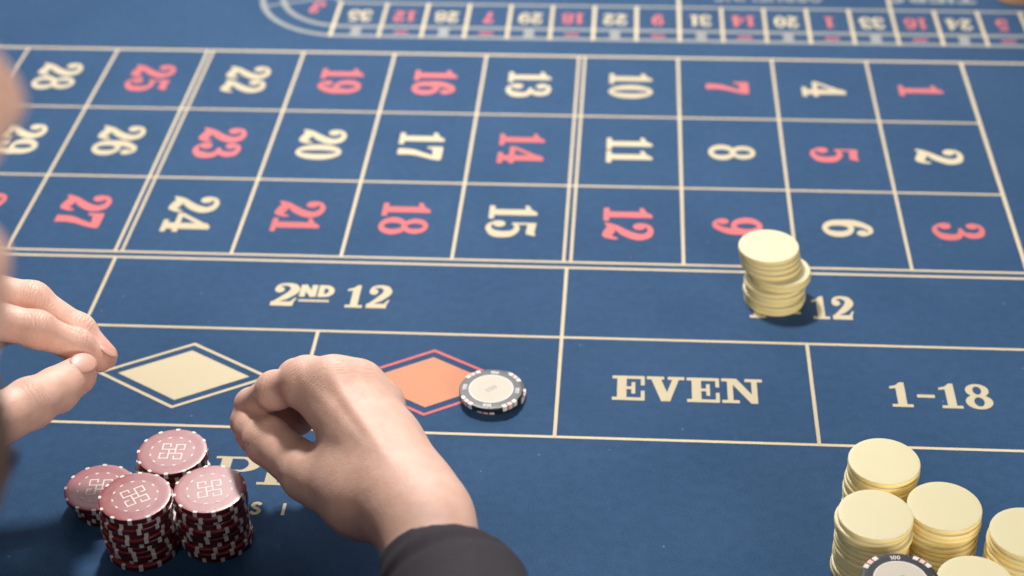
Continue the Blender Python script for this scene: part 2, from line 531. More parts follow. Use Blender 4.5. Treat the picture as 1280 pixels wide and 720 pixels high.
hline(0.0, XL - .3, 0.32, .0030)
hline(ROWY[1], XL, 0, LWD)
hline(ROWY[2], XL, 0, LWD)
hline(ROWY[3], XL, 0.32, LWD)
hline(YL2, XL, 0.32, LWD)
hline(YDOZ, XL, 0.30, LWD)
hline(YOUT, XL, 0.30, LWD)
for c in range(0, 13):
    if c in (4, 8):
        for s in (-.5, .5):
            vline(col_x(c) + s * G, 0, ROWY[3], .0020)
    else:
        vline(col_x(c), 0 if c else 0.0015, ROWY[3], LWD if c else .0027)
XD = [col_x(4), col_x(8)]
for x in XD:
    vline(x, YL2, YOUT)
vline(XL, YL2, YOUT); vline(0.0, YL2, YDOZ)
for x in ((XD[0] + 0) / 2 + .0012, (XD[0] + XD[1]) / 2 - .0018, (XD[1] + XL) / 2, 0.005):
    vline(x, YDOZ, YOUT)

# numbers: read from the far side of the columns, so the text runs towards the near edge
for n in range(1, 37):
    c, r = (n - 1) // 3, (n - 1) % 3
    cx = (col_x(c) + col_x(c + 1)) / 2
    if c == 3: cx = (col_x(3) + col_x(4) + G / 2) / 2
    if c == 4: cx = (col_x(4) - G / 2 + col_x(5)) / 2
    cy = (ROWY[r] + ROWY[r + 1]) / 2 + .0005
    cap = 0.0343
    I, w = word(str(n), cap, gap=.035)
    sxy = cap * 0.94
    xf = lambda x, y, cx=cx, cy=cy, w=w: (cx + (y - .5) * cap, cy - (x - w / 2) * sxy)
    o = I.make('printed_number', M['red_print' if n in RED else 'cream_print'], felt, xf)
    tag(o, f"{'red' if n in RED else 'cream'} printed number {n}")


def put_word(txt, x0, x1, y0, cap, fn=glyph, name='printed_word', mat='cream_print', gap=.05, **kw):
    I, w = word(txt, cap, fn, gap, **kw)
    s = (x1 - x0) / w
    o = I.make(name, M[mat], felt, lambda x, y: (x0 + x * s, y0 + y * cap))
    tag(o, 'printed ' + txt.replace('z', '2'))
    return o


put_word('z', -.5012, -.4842, -.3625, .0255)
put_word('ND', -.4836, -.4604, -.3515, .0135, sans, w=.27, gap=.08)
I = Ink(); I.rect(-.4832, -.3572, -.4628, -.3548); I.make('printed_underline', M['cream_print'], felt)
put_word('1z', -.4520, -.4225, -.3625, .0255, gap=.10)
put_word('1', -.1875, -.1765, -.3622, .0255)
put_word('ST', -.1745, -.1535, -.3512, .0135, sans, w=.27, gap=.08)
I = Ink(); I.rect(-.1740, -.3569, -.1540, -.3545); I.make('printed_underline', M['cream_print'], felt)
put_word('1z', -.1466, -.1195, -.3618, .0255, gap=.08)
put_word('EVEN', -.2745, -.1830, -.4512, .0240, gap=.06)
put_word('1-18', -.1062, -.0452, -.4500, .0240, gap=.07)
put_word('19-36', -.835, -.755, -.4500, .0240, gap=.07)
put_word('1', -.0, .0, 0, 0) if False else None
# logo lettering in front of the layout
for ch, x0, x1 in (('P', -.5040, -.4768), ('I', -.4765, -.4605)):
    put_word(ch, x0, x1, -.5383, .0236, name='printed_letter')
for ch, x0, wd in (('S', -.4758, .0060), ('I', -.4578, .0019)):
    put_word(ch, x0, x0 + wd, -.5632, .0098, sans, name='printed_letter', w=.24)
# diamonds
for cx, mo, mi, nm in ((-.5412, 'line_print', 'cream_print', 'cream'), (-.3872, 'red_print', 'coral_print', 'coral')):
    cy = -.4388
    hx, hy = .0553, .0332
    I = Ink()
    t = .0024
    for a, b in (((-1, 0), (0, 1)), ((0, 1), (1, 0)), ((1, 0), (0, -1)), ((0, -1), (-1, 0))):
        ix, iy = hx - t * hx / hy * 1.05, hy - t * 1.05
        I.poly([(cx + a[0] * hx, cy + a[1] * hy), (cx + b[0] * hx, cy + b[1] * hy), (cx + b[0] * ix, cy + b[1] * iy), (cx + a[0] * ix, cy + a[1] * iy)])
    tag(I.make('diamond_outline', M[mo], felt), nm + ' outline of the diamond')
    I = Ink()
    I.poly([(cx - .0415, cy), (cx, cy - .0251), (cx + .0415, cy), (cx, cy + .0251)])
    tag(I.make('diamond', M[mi], felt), nm + ' filled diamond')

# ---- racetrack at the far side
TY0, TYM, TY1, TC = 0.0312, 0.0492, 0.0950, (-.513, .1115)
TXR = 0.55
TTOP = 2 * TC[1] - TY0 + .10
def track_loop(off, w, name='track_line'):
    R = TC[1] - TY0 - off
    I = Ink(ZP)
    pts = [(TXR, TY0 + off)]
    pts += [(TC[0] + R * math.cos(a), TC[1] + R * math.sin(a)) for a in np.linspace(-math.pi / 2, -math.pi, 24)]
    pts += [(TC[0] - R, TTOP - TC[1] + TY0)]
    pts += [(TC[0] + R * math.cos(a), TTOP - TC[1] + TY0 + R * math.sin(a)) for a in np.linspace(-math.pi, -1.5 * math.pi, 24)]
    pts += [(TXR, TTOP - off)]
    I.stroke(pts, [w] * len(pts), 1, False)
    return I.make(name, M['track_print'], felt)
track_loop(0.0, .0050)
track_loop(TYM - TY0, .0050)
track_loop(TY1 - TY0, .0040)
SEQ = [3, 35, 12, 28, 7, 29, 18, 22, 9, 31, 14, 20, 1, 33, 16, 24, 5, 10, 23, 8, 30, 11]
SEPX = [-.5222, -.4810] + [-.4810 + .0363 * k for k in range(1, 24)]
def track_sep(x, y0, y1, w=.0030):
    o = line(x, y0, x, y1, w, 'line_print', 'track_separator'); o.location.z = .00012
for i, x in enumerate(SEPX):
    track_sep(x, TY0 - .002, TY1 + (.045 if i in (8, 13) else .001))
a = math.radians(199)
o = line(TC[0] + .083 * math.cos(a), TC[1] + .083 * math.sin(a), TC[0] + .014 * math.cos(a), TC[1] + .014 * math.sin(a), .003, 'track_print', 'track_separator'); o.location.z = .00012
for i, n in enumerate(SEQ):
    if i == 0: cx, cy, rot = -.5420, .0850, .35
    elif i - 1 + 1 < len(SEPX): cx, cy, rot = (SEPX[i - 1] + SEPX[i]) / 2, .0698, 0
    else: break
    I, w = word(str(n), 1, gap=.05)
    cap, sx = .0205, .0145
    ca, sa = math.cos(rot), math.sin(rot)
    def xf(x, y, cx=cx, cy=cy, w=w, ca=ca, sa=sa):
        u, v = -(x - w / 2) * sx, -(y - .5) * cap
        return (cx + u * ca + v * sa, cy - u * sa + v * ca)
    col = 'red' if n in RED else 'cream'
    tag(I.make('track_number', M[col + '_print'], felt, xf), f'{col} racetrack number {n} printed upside down')
    if i:
        I = Ink(); mw = .0085
        I.rect(cx - mw / 2, TY0 + .0015, cx + mw / 2, TYM - .0015) if n not in RED else I.rect(cx - .006, TY0 + .0065, cx + .006, TY0 + .010)
        I.make('track_marker', M['track_print'] if n not in RED else M['red_print'], felt).location.z = -.00006
def sector(txt, x0, x1, yb, cap):
    I, w = word(txt, 1, sans, .12, w=.2)
    s = (x1 - x0) / w
    tag(I.make('track_word', M['track_print'], felt, lambda x, y: (x1 - x * s, yb + (1 - y) * cap)), 'upside down ' + txt)
sector('VOISINS DU ZERO', -.46, -.325, .1105, .020)
sector('ORPHELINS', -.196, -.102, .1092, .020)
sector('TIERS', -.046, .030, .1112, .020)

# ------------------------------------------------------------------ chips
CR, CT = 0.0195, 0.0033


def lathe(prof, n=72):
    v, f = [], []
    m = len(prof)
    for k in range(n):
        a = 2 * math.pi * k / n
        for r, z in prof:
            v.append((r * math.cos(a), r * math.sin(a), z))
    for k in range(n):
        k2 = (k + 1) % n
        for j in range(m - 1):
            f.append((k * m + j, k2 * m + j, k2 * m + j + 1, k * m + j + 1))
    f.append(tuple(k * m for k in range(n))[::-1])
    f.append(tuple(k * m + m - 1 for k in range(n)))
    return v, f


def wedge(I_v, I_f, a0, a1, r0, r1, z0, z1, n=3):
    """a curved block between two radii and heights"""
    b = len(I_v)
    for k in range(n + 1):
        a = a0 + (a1 - a0) * k / n
        c, s = math.cos(a), math.sin(a)
        I_v += [(r0 * c, r0 * s, z0), (r1 * c, r1 * s, z0), (r1 * c, r1 * s, z1), (r0 * c, r0 * s, z1)]
    for k in range(n):
        p, q = b + 4 * k, b + 4 * k + 4
        for i in range(4):
            j = (i + 1) % 4
            I_f.append((p + i, q + i, q + j, p + j))
    I_f.append((b, b + 1, b + 2, b + 3)); e = b + 4 * n
    I_f.append((e + 3, e + 2, e + 1, e))


BEV = .00035
PROF = [(CR - .0012, .0001), (CR - BEV, .0001), (CR - .00012, .0001 + BEV), (CR, .0001 + BEV * 1.8), (CR, CT - BEV * 1.8), (CR - .00012, CT - BEV), (CR - BEV, CT - .0001), (CR - .0012, CT), (CR - .003, CT)]


def chip_body(mat, name='chip_body'):
    v, f = lathe(PROF)
    return mesh_obj(name, v, f, mat, None, True, 40)


def rim(o, mat):
    o.data.materials.append(mat)
    for p in o.data.polygons:
        if abs(p.normal.z) < .6:
            p.material_index = 1


def proto_cream(mat, name):
    o = chip_body(mat, name)
    if name == 'cream_chip':                  # pale faces, deeper yellow rim
        rim(o, M['gold_edge'])
    return o


def proto_red():
    root = empty('red_chip')
    b = chip_body(M['red_chip'], 'chip_body'); b.parent = root
    rim(b, M['red_shade_edge'])
    v, f = [], []
    for k in range(12):
        a = 2 * math.pi * k / 12
        wedge(v, f, a - .058, a + .058, CR - .0014, CR + .00012, .0001, CT + .00008)
    tag(mesh_obj('edge_spots', v, f, M['spot'], root), kind='stuff')
    I = Ink(CT + .00003); I.disc(0, 0, .0129, 48)
    I.make('inlay', M['red_inlay'], root)
    I = Ink(CT + .00006)
    for k in range(12):
        a = 2 * math.pi * (k + .5) / 12
        I.ring(0, 0, (.0125, .0125), (.0116, .0116), 3, a - .075, a + .075)
    I.make('dash_ring', M['spot'], root)
    I = Ink(CT + .00006)
    hook = [(-.09, -.09), (.30, -.09), (.30, -.33), (.08, -.33), (.08, -.20)]
    for k in range(4):
        c, s = (1, 0, -1, 0)[k], (0, 1, 0, -1)[k]
        I.stroke([((x * c - y * s) * CR, (x * s + y * c) * CR) for x, y in hook], [.00075] * 5, 1, False)
    I.make('emblem', M['spot'], root)
    return root


def proto_black():
    root = empty('black_chip')
    b = chip_body(M['black_chip'], 'chip_body'); b.parent = root
    for k in range(4):
        a = math.pi / 2 * k
        for j, da in ((0, -.20), (1, 0), (2, .20)):
            v, f = [], []
            wedge(v, f, a + da - .075, a + da + .075, CR - .0022, CR + .00018, .0001, CT + .00012)
            mesh_obj('edge_spot', v, f, M['pink_spot'] if j == 1 else M['spot'], root)
    I = Ink(CT + .00003); I.disc(0, 0, .0134, 48); I.make('inlay', M['inlay'], root)
    I = Ink(CT + .00005); I.ring(0, 0, (.0136, .0136), (.0130, .0130), 64); I.make('inlay_ring', M['spot'], root)
    for k in range(4):
        a = math.pi / 2 * k + math.pi / 4
        I, w = word('100', 1, sansdigit, .12, CT + .00006)
        cap = .0026
        ca, sa = math.cos(a - math.pi / 2), math.sin(a - math.pi / 2)
        def xf(x, y):
            u, r = (x - w / 2) * cap * .92, .0148 + y * cap
            t = a - u / .016
            return (r * math.cos(t), r * math.sin(t))
        I.make('rim_number', M['spot'], root, xf)
    I, w = word('100', 1, glyph, .08, CT + .00006)
    cap = .0036
    I.make('inlay_number', M['grey_ink'], root, lambda x, y: ((x - w / 2) * cap, (y - .5) * cap))
    I = Ink(CT + .00006)
    for k in range(6):
        a0, a1 = math.pi / 3 * k + .12, math.pi / 3 * (k + 1) - .12
        if k % 3 == 0: continue
        I.stroke([(.0098 * math.cos(a0), .0098 * math.sin(a0)), (.0098 * math.cos(a1), .0098 * math.sin(a1))], [.0007, .0003], 1, False)
    I.make('inlay_line', M['pale_ink'], root)
    return root


def sansdigit(I, ch, ox, sx, oy, sy):
    if ch == '1':
        I.rect(ox + .18, oy, ox + .40, oy + 1); I.poly([(ox, oy + .72), (ox + .2, oy + .74), (ox + .4, oy + 1), (ox + .2, oy + 1)]); return .45
    I.ring(ox + .36, oy + .5, (.36, .5), (.16, .30), 20); return .72


ORD = ['top', 'second', 'third', 'fourth', 'fifth', 'sixth', 'seventh', 'eighth', 'ninth', 'tenth', 'eleventh', 'twelfth', 'thirteenth', 'fourteenth', 'fifteenth', 'sixteenth', 'seventeenth', 'eighteenth', 'nineteenth', 'twentieth']
protos = {'red': proto_red(), 'black': proto_black(), 'cream': proto_cream(M['cream_chip'], 'cream_chip'), 'tan': proto_cream(M['tan_chip'], 'tan_chip')}
used = set()


def stack(kind, x, y, n, where, group, jit=.0006, offs=None, top_rot=None, z0=0.0, colour=None):
    for i in range(n):
        src = protos[kind]
        if kind not in used:
            used.add(kind); o = src
        else:
            o = copy_tree(src)
        dx, dy = rng.normal(0, jit, 2)
        if offs: dx, dy = dx * .4 + offs[i][0], dy * .4 + offs[i][1]
        if i == n - 1 and not offs: dx = dy = 0
        rz = rng.uniform(0, 6.28)
        if i == n - 1 and top_rot is not None: rz = top_rot
        o.location = (x + dx, y + dy, z0 + i * CT + .0002)
        o.rotation_euler = (0, 0, rz)
        k = n - 1 - i
        pos = 'top' if k == 0 else ('bottom' if i == 0 else ORD[k] + ' from the top')
        lab = f"{colour or kind} chip, {pos} {'of' if k == 0 or i == 0 else 'in'} the {where}"
        tag(o, lab, 'chip', group)


STK_C = 'cream chips in the stacks on the felt'
# cream stack on the 9 and the first dozen
offs = [(.0, .0), (.0008, -.0006), (-.0012, .0004), (.0002, .0), (-.001, .001), (.0028, .0030), (.0030, .0025), (-.0030, .0070), (-.0040, .0082), (-.0045, .0088), (-.0050, .0092)]
stack('cream', -.1705, -.3415, 11, 'leaning stack between number 9 and 12', STK_C, offs=offs)
stack('cream', -.1251, -.5430, 11, 'stack nearest the 1-18 box', STK_C, .0007)
stack('cream', -.1358, -.5936, 13, 'tall stack right behind the black chip', STK_C, .0007)
stack('cream', -.0975, -.5780, 11, 'middle stack of the lower right cluster', STK_C, .0005)
stack('cream', -.0575, -.5965, 11, 'stack cut by the right picture edge', STK_C, .0006)
stack('cream', -.0888, -.6308, 10, 'stack cut by the bottom picture edge', STK_C, .0006)
STK_R = 'maroon chips with white edge spots'
stack('red', -.5181, -.5501, 10, 'back maroon stack beside the printed P', STK_R, .0012, top_rot=.05, colour='maroon')
stack('red', -.5283, -.5914, 11, 'front left maroon stack', STK_R, .0009, top_rot=.62, colour='maroon')
stack('red', -.4894, -.5836, 11, 'front right maroon stack nearest the hand', STK_R, .0008, top_rot=.32, colour='maroon')
offs = [(.0045, .001), (.004, .0008), (.0036, .0), (0, 0)]
stack('red', -.5598, -.5600, 4, 'short maroon stack at far left', STK_R, offs=offs, top_rot=.1, colour='maroon')
STK_B = 'black chips marked 100'
stack('black', -.3478, -.4525, 2, 'pair of black 100 chips beside the coral diamond', STK_B, offs=[(.0012, .0032), (0, 0)], top_rot=.72)
stack('black', -.1285, -.6415, 13, 'stack in front of the cream stacks', STK_B, .0004, top_rot=.85)
STK_T = 'tan chips at the far corner'
stack('tan', .0660, .1290, 18, 'left tan stack on the far racetrack', STK_T)
stack('tan', .1075, .1300, 18, 'right tan stack on the far racetrack', STK_T)

# ------------------------------------------------------------------ organic shapes: distance fields turned into one continuous mesh
class Field:
    def __init__(self, lo, hi, h):
        self.lo = np.array(lo, float); self.h = h
        n = np.ceil((np.array(hi) - self.lo) / h).astype(int) + 1
        self.n = n
        self.ax = [self.lo[i] + h * np.arange(n[i]) for i in range(3)]
        self.f = np.full(n, 0.03, np.float32)

    def _box(self, lo, hi, pad):
        i0 = np.clip(np.floor((np.array(lo) - pad - self.lo) / self.h).astype(int), 0, self.n)
        i1 = np.clip(np.ceil((np.array(hi) + pad - self.lo) / self.h).astype(int) + 1, 0, self.n)
        s = tuple(slice(a, b) for a, b in zip(i0, i1))
        X, Y, Z = np.meshgrid(*[self.ax[k][s[k]].astype(np.float32) for k in range(3)], indexing='ij')
        return s, X, Y, Z

    def _mix(self, s, d, k, op):
        f = self.f[s]
        if op == 'sub':
            d = -d
            hh = np.clip(.5 - .5 * (f - d) / k, 0, 1)
            self.f[s] = f * (1 - hh) + d * hh + k * hh * (1 - hh)
        else:
            hh = np.clip(.5 + .5 * (f - d) / k, 0, 1)
            self.f[s] = f * (1 - hh) + d * hh - k * hh * (1 - hh)

    def cone(self, a, b, ra, rb, k=.004, op='add'):
        a, b = np.array(a, float), np.array(b, float)
        r = max(ra, rb)
        s, X, Y, Z = self._box(np.minimum(a, b) - r, np.maximum(a, b) + r, k + .012)
        if X.size == 0: return
        ab = b - a
        t = np.clip(((X - a[0]) * ab[0] + (Y - a[1]) * ab[1] + (Z - a[2]) * ab[2]) / (ab @ ab), 0, 1)
        d = np.sqrt((X - a[0] - t * ab[0]) ** 2 + (Y - a[1] - t * ab[1]) ** 2 + (Z - a[2] - t * ab[2]) ** 2) - (ra + (rb - ra) * t)
        self._mix(s, d.astype(np.float32), k, op)

    def ball(self, c, r, k=.004, op='add'):
        self.ell(c, (r, r, r), None, k, op)

    def ell(self, c, r, axes=None, k=.004, op='add'):
        c = np.array(c, float); r = np.array(r, float)
        s, X, Y, Z = self._box(c - r.max(), c + r.max(), k + .012)
        if X.size == 0: return
        X, Y, Z = X - c[0], Y - c[1], Z - c[2]
        if axes is not None:
            A = [np.array(a, float) for a in axes]
            U = [X * a[0] + Y * a[1] + Z * a[2] for a in A]
        else:
            U = [X, Y, Z]
        k0 = np.sqrt(sum((u / q) ** 2 for u, q in zip(U, r)))
        k1 = np.sqrt(sum((u / q ** 2) ** 2 for u, q in zip(U, r))) + 1e-9
        self._mix(s, (k0 * (k0 - 1) / k1).astype(np.float32), k, op)

    def cut(self, p, nrm, k=.001):
        """remove everything on the side the normal points to"""
        X, Y, Z = np.meshgrid(*[a.astype(np.float32) for a in self.ax], indexing='ij')
        d = (X - p[0]) * nrm[0] + (Y - p[1]) * nrm[1] + (Z - p[2]) * nrm[2]
        self.f = np.maximum(self.f, d.astype(np.float32))

    def blur(self, n=1):
        for _ in range(n):
            for ax in range(3):
                g = self.f
                self.f = (np.roll(g, 1, ax) + 2 * g + np.roll(g, -1, ax)) / 4

    def mesh(self):
        f = self.f
        f[0], f[-1], f[:, 0], f[:, -1], f[:, :, 0], f[:, :, -1] = [np.maximum(q, .001) for q in (f[0], f[-1], f[:, 0], f[:, -1], f[:, :, 0], f[:, :, -1])]
        ins = f < 0
        nx, ny, nz = f.shape
        C = np.zeros((nx - 1, ny - 1, nz - 1), np.int8)
        for dx in (0, 1):
            for dy in (0, 1):
                for dz in (0, 1):
                    C += ins[dx:nx - 1 + dx, dy:ny - 1 + dy, dz:nz - 1 + dz]
        act = (C > 0) & (C < 8)
        idx = np.argwhere(act)
        ids = np.full(act.shape, -1, np.int64)
        ids[act] = np.arange(len(idx))
        acc = np.zeros((len(idx), 3)); cnt = np.zeros(len(idx))
        corners = [(a, b, c) for a in (0, 1) for b in (0, 1) for c in (0, 1)]
        val = {c: f[idx[:, 0] + c[0], idx[:, 1] + c[1], idx[:, 2] + c[2]] for c in corners}
        for c in corners:
            for ax in range(3):
                if c[ax]: continue
                e = list(c); e[ax] = 1; e = tuple(e)
                a, b = val[c], val[e]
                m = (a < 0) != (b < 0)
                t = np.where(m, a / np.where(m, a - b, 1), 0)
                p = np.tile(np.array(c, float), (len(idx), 1)); p[:, ax] += t
                acc[m] += p[m]; cnt[m] += 1
        V = self.lo + (idx + acc / cnt[:, None]) * self.h
        F = []
        for ax in range(3):
            u, w = (ax + 1) % 3, (ax + 2) % 3
            sl0 = [slice(1, -1)] * 3; sl0[ax] = slice(0, -1)
            sl1 = list(sl0); sl1[ax] = slice(1, None)
            a, b = ins[tuple(sl0)], ins[tuple(sl1)]
            ch = np.argwhere(a != b)
            if not len(ch): continue
            flip = a[tuple(ch.T)]
            base = ch.copy(); base[:, u] += 1; base[:, w] += 1
            q = []
            for du, dw in ((-1, -1), (0, -1), (0, 0), (-1, 0)):
                g = base.copy(); g[:, u] += du; g[:, w] += dw
                q.append(ids[tuple(g.T)])
            q = np.stack(q, 1)
            q[~flip] = q[~flip][:, ::-1]
            F.append(q)
        return V, np.concatenate(F)


def field_obj(name, fld, mat, parent, flush=None, smooth_iter=2, joints=None, veins=None):
    V, F = fld.mesh()
    # gentle smoothing
    E = np.concatenate([F[:, [0, 1]], F[:, [1, 2]], F[:, [2, 3]], F[:, [3, 0]]])
    for it in range(smooth_iter):
        s = np.zeros_like(V); n = np.zeros(len(V))
        np.add.at(s, E[:, 0], V[E[:, 1]]); np.add.at(n, E[:, 0], 1)
        np.add.at(s, E[:, 1], V[E[:, 0]]); np.add.at(n, E[:, 1], 1)
        V = V * .5 + .5 * s / np.maximum(n, 1)[:, None]
    me = bpy.data.meshes.new(name)
    me.vertices.add(len(V)); me.vertices.foreach_set('co', V.astype(np.float32).ravel())
    me.loops.add(F.size); me.loops.foreach_set('vertex_index', F.ravel().astype(np.int32))
    me.polygons.add(len(F)); me.polygons.foreach_set('loop_start', np.arange(0, F.size, 4, dtype=np.int32))
    me.update(calc_edges=True)
    me.validate()
    me.polygons.foreach_set('use_smooth', [True] * len(me.polygons))
    if flush:
        v = np.zeros(len(V))
        for p, r, w in flush:
            v = np.maximum(v, w * np.exp(-((V - np.array(p)) ** 2).sum(1) / r ** 2))
        at = me.attributes.new('flush', 'FLOAT', 'POINT')
        at.data.foreach_set('value', v[:len(me.vertices)].astype(np.float32))
    if joints:
        u = np.zeros(len(V)); w = np.zeros(len(V))
        for p, d, o, rad, amp in joints:
            q = V - np.array(p)
            uu = q @ d
            ww = amp * np.exp(-(uu / (rad * .62)) ** 2) * np.clip((q @ o) / rad + .15, 0, 1) * (np.linalg.norm(q, axis=1) < rad * 2.2)
            m = ww > w
            u[m], w[m] = uu[m], ww[m]
        for nm_, arr in (('wrinkle_u', u), ('wrinkle_w', w)):
            at = me.attributes.new(nm_, 'FLOAT', 'POINT')
            at.data.foreach_set('value', arr[:len(me.vertices)].astype(np.float32))
    if veins:
        v = np.zeros(len(V))
        for a, b in veins:
            a, b = np.array(a), np.array(b); ab = b - a
            t = np.clip(((V - a) @ ab) / (ab @ ab), 0, 1)
            dd = np.linalg.norm(V - a - t[:, None] * ab, axis=1)
            v = np.maximum(v, .28 * np.exp(-(dd / .0030) ** 2))
        at = me.attributes.new('vein', 'FLOAT', 'POINT')
        at.data.foreach_set('value', v[:len(me.vertices)].astype(np.float32))
    me.materials.append(mat)
    return link(bpy.data.objects.new(name, me), parent)


def unit(v):
    v = np.array(v, float)
    return v / np.linalg.norm(v)


# ------------------------------------------------------------------ the person
person = empty('person', (-.62, -.98, 0))
tag(person, 'person in a charcoal jacket holding both pinched hands over the felt', 'person')
PO = np.array(person.location)


def pfix(o):
    o.location = tuple(-PO)
    return o


# right hand ---------------------------------------------------------
RH = dict(W=(-.3632, -.6540, .084), iM=(-.4337, -.5668, .098), mM=(-.4177, -.5744, .104), rM=(-.4055, -.5688, .098), pM=(-.3948, -.5712, .088),
          iP=(-.4535, -.5585, .0855), iD=(-.4715, -.5425, .062), iT=(-.4742, -.5318, .043),
          mP=(-.4466, -.5338, .074), mD=(-.4582, -.529, .054), mT=(-.4461, -.5412, .050),
          rP=(-.4343, -.5251, .062), rD=(-.4411, -.5265, .048), rT=(-.4258, -.5423, .050),
          pP=(-.4181, -.5311, .056), pD=(-.4213, -.5304, .045), pT=(-.4088, -.5429, .050),
          tC=(-.3967, -.6281, .074), tM=(-.4289, -.6023, .066), tI=(-.4565, -.5731, .062), tT=(-.4733, -.5485, .055),
          E=(-.298, -.868, .065))
LH = dict(W=(-.700, -.590, .120), iM=(-.6252, -.5398, .118), mM=(-.6380, -.515, .118), rM=(-.655, -.4910, .108), pM=(-.672, -.474, .095),
          iP=(-.5858, -.5377, .106), iD=(-.5675, -.5326, .092), iT=(-.5569, -.5313, .082),
          mP=(-.5963, -.5119, .106), mD=(-.5719, -.5154, .089), mT=(-.5575, -.5218, .077),
          rP=(-.6262, -.4908, .080), rD=(-.6219, -.4802, .065), rT=(-.6346, -.4808, .058),
          pP=(-.6558, -.4731, .068), pD=(-.650, -.4719, .058), pT=(-.6569, -.4777, .055),
          tC=(-.645, -.640, .115), tM=(-.6008, -.6228, .100), tI=(-.5778, -.5841, .092), tT=(-.5631, -.5518, .086),
          E=(-.88, -.74, .11))


def build_hand(P, up, thumb_r=1.0, h=.0008):
    P = {k: np.array(v, float) for k, v in P.items()}
    arm = P['W'] + unit(P['E'] - P['W']) * .10
    allp = np.array([v for k, v in P.items() if k != 'E'] + [arm])
    F = Field(allp.min(0) - .03, allp.max(0) + .03, h)
    up = unit(up)
    # palm and back of the hand
    for m, r0, r1 in (('iM', .0150, .0125), ('mM', .0155, .0128), ('rM', .0150, .0120), ('pM', .0114, .0102)):
        w = P['W'] + (P[m] - P[('mM')]) * .12
        F.cone(w, P[m], r0, r1, .010)
    c = (P['W'] * .4 + P['mM'] * .3 + P['pM'] * .3) - up * .006
    F.cone(P['W'] - up * .002, c, .018, .018, .012)
    F.cone(P['iM'] - up * .006, P['pM'] - up * .006, .010, .009, .010)
    # fingers
    for fgr, rs in (('i', (.0112, .0097, .0086, .0074)), ('m', (.0120, .0106, .0092, .0076)), ('r', (.0112, .0100, .0088, .0072)), ('p', (.0098, .0086, .0076, .0064))):
        q = [P[fgr + s] for s in 'MPDT']
        F2 = [(q[0], q[1], rs[0], rs[1]), (q[1], q[2], rs[1] * .98, rs[2]), (q[2], q[3], rs[2] * .98, rs[3])]
        for a, b, ra, rb in F2:
            F.cone(a, b, ra, rb, .0038)
        for j, r in ((q[1], rs[1]), (q[2], rs[2])):      # knuckle swelling on the back
            F.ball(j + up * .0005, r * .97, .004)
        F.ball(q[0] + up * .0018, rs[0] * .95, .009)
    # thumb
    t = thumb_r
    F.cone(P['W'] * .5 + P['tC'] * .5, P['tC'], .019, .0185, .014)
    F.cone(P['tC'], P['tM'], .0200, .0145 * t, .010)
    F.cone(P['tC'], P['iM'] * .30 + P['tM'] * .40 + P['W'] * .30, .014, .010, .012)
    F.cone(P['tM'], P['tI'], .0130 * t, .0116 * t, .004)
    F.cone(P['tI'], P['tT'], .0116 * t, .0094 * t, .0018)
    F.ball(P['tI'] * .45 + P['tT'] * .55 - up * .0015, .0112 * t, .0025)
    F.ball(P['tI'] + up * .001, .0116 * t, .004)
    # wrist and forearm
    fw = unit(P['E'] - P['W'])
    side = unit(np.cross(fw, up))
    F.ell(P['W'] - fw * .004, (.034, .0200, .0170), (fw, side, np.cross(side, fw)), .012)
    for s in (-1, 1):
        F.cone(P['W'] + side * s * .0045, arm + side * s * .008 + np.array((.003, 0, 0)), .0162, .023, .010)
    # tendons and veins, faintly raised
    for m in ('iM', 'mM', 'rM', 'pM'):
        a = P['W'] * .75 + P[m] * .25 + up * .0150
        b = P[m] + up * .0112
        F.cone(a, b, .0012, .0024, .0042)
    va = P['W'] + up * .0172 + side * .006
    vb = P['W'] * .45 + P['rM'] * .55 + up * .0162
    vc = P['W'] * .15 + (P['rM'] * .5 + P['mM'] * .5) * .85 + up * .0140
    vd = P['W'] * .5 + P['iM'] * .5 + up * .0150
    F.cone(va, vb, .0016, .0014, .003); F.cone(vb, vc, .0014, .0010, .003); F.cone(vb * .5 + va * .5, vd, .0012, .0010, .003)
    # wrinkled skin over the joints
    joints = []
    for fgr, js in (('i', 'PD'), ('m', 'PD'), ('r', 'PD'), ('t', 'I'), ('i', 'M'), ('m', 'M'), ('r', 'M'), ('p', 'M')):
        for jn in js:
            p = P[fgr + jn]
            nxt = P[fgr + {'P': 'M', 'D': 'P', 'I': 'M'}[jn]] if jn != 'M' else P['W']
            d = unit(nxt - p)
            o = unit(up - d * (up @ d))
            joints.append((p, d, o, .0135 if jn == 'M' else .0108, .45 if jn == 'M' else 1.0))
    F.blur(1)
    flush = [(P['iT'], .011, .6), (P['mT'], .011, .6), (P['tT'], .012, .55), (P['iP'], .010, .35), (P['mP'], .010, .35), (P['iD'], .008, .3), (P['tI'], .010, .3),
             (P['iM'], .012, .22), (P['mM'], .012, .22), (P['rM'], .012, .25), (P['pM'], .012, .3), (P['rP'], .012, .4), (P['pP'], .012, .4), (P['rT'], .014, .5)]
    return F, flush, P, joints, [(va, vb), (vb, vc), (vb * .5 + va * .5, vd)]


def nail(P, tip, joint, nrm, r, parent):
    t, j = P[tip], P[joint]
    d = unit(t - j)
    n = unit(np.array(nrm) - d * (np.array(nrm) @ d))
    s = np.cross(d, n)
    c = t + d * r * .10 + n * (r * .90)
    F = Field(c - .014, c + .014, .0006)
    F.ell(c, (r * .78, r * .64, r * .17), (d, s, n), .0008)
    return field_obj('fingernail', F, M['nail'], parent, None, 1)   # the hand already carries the offset


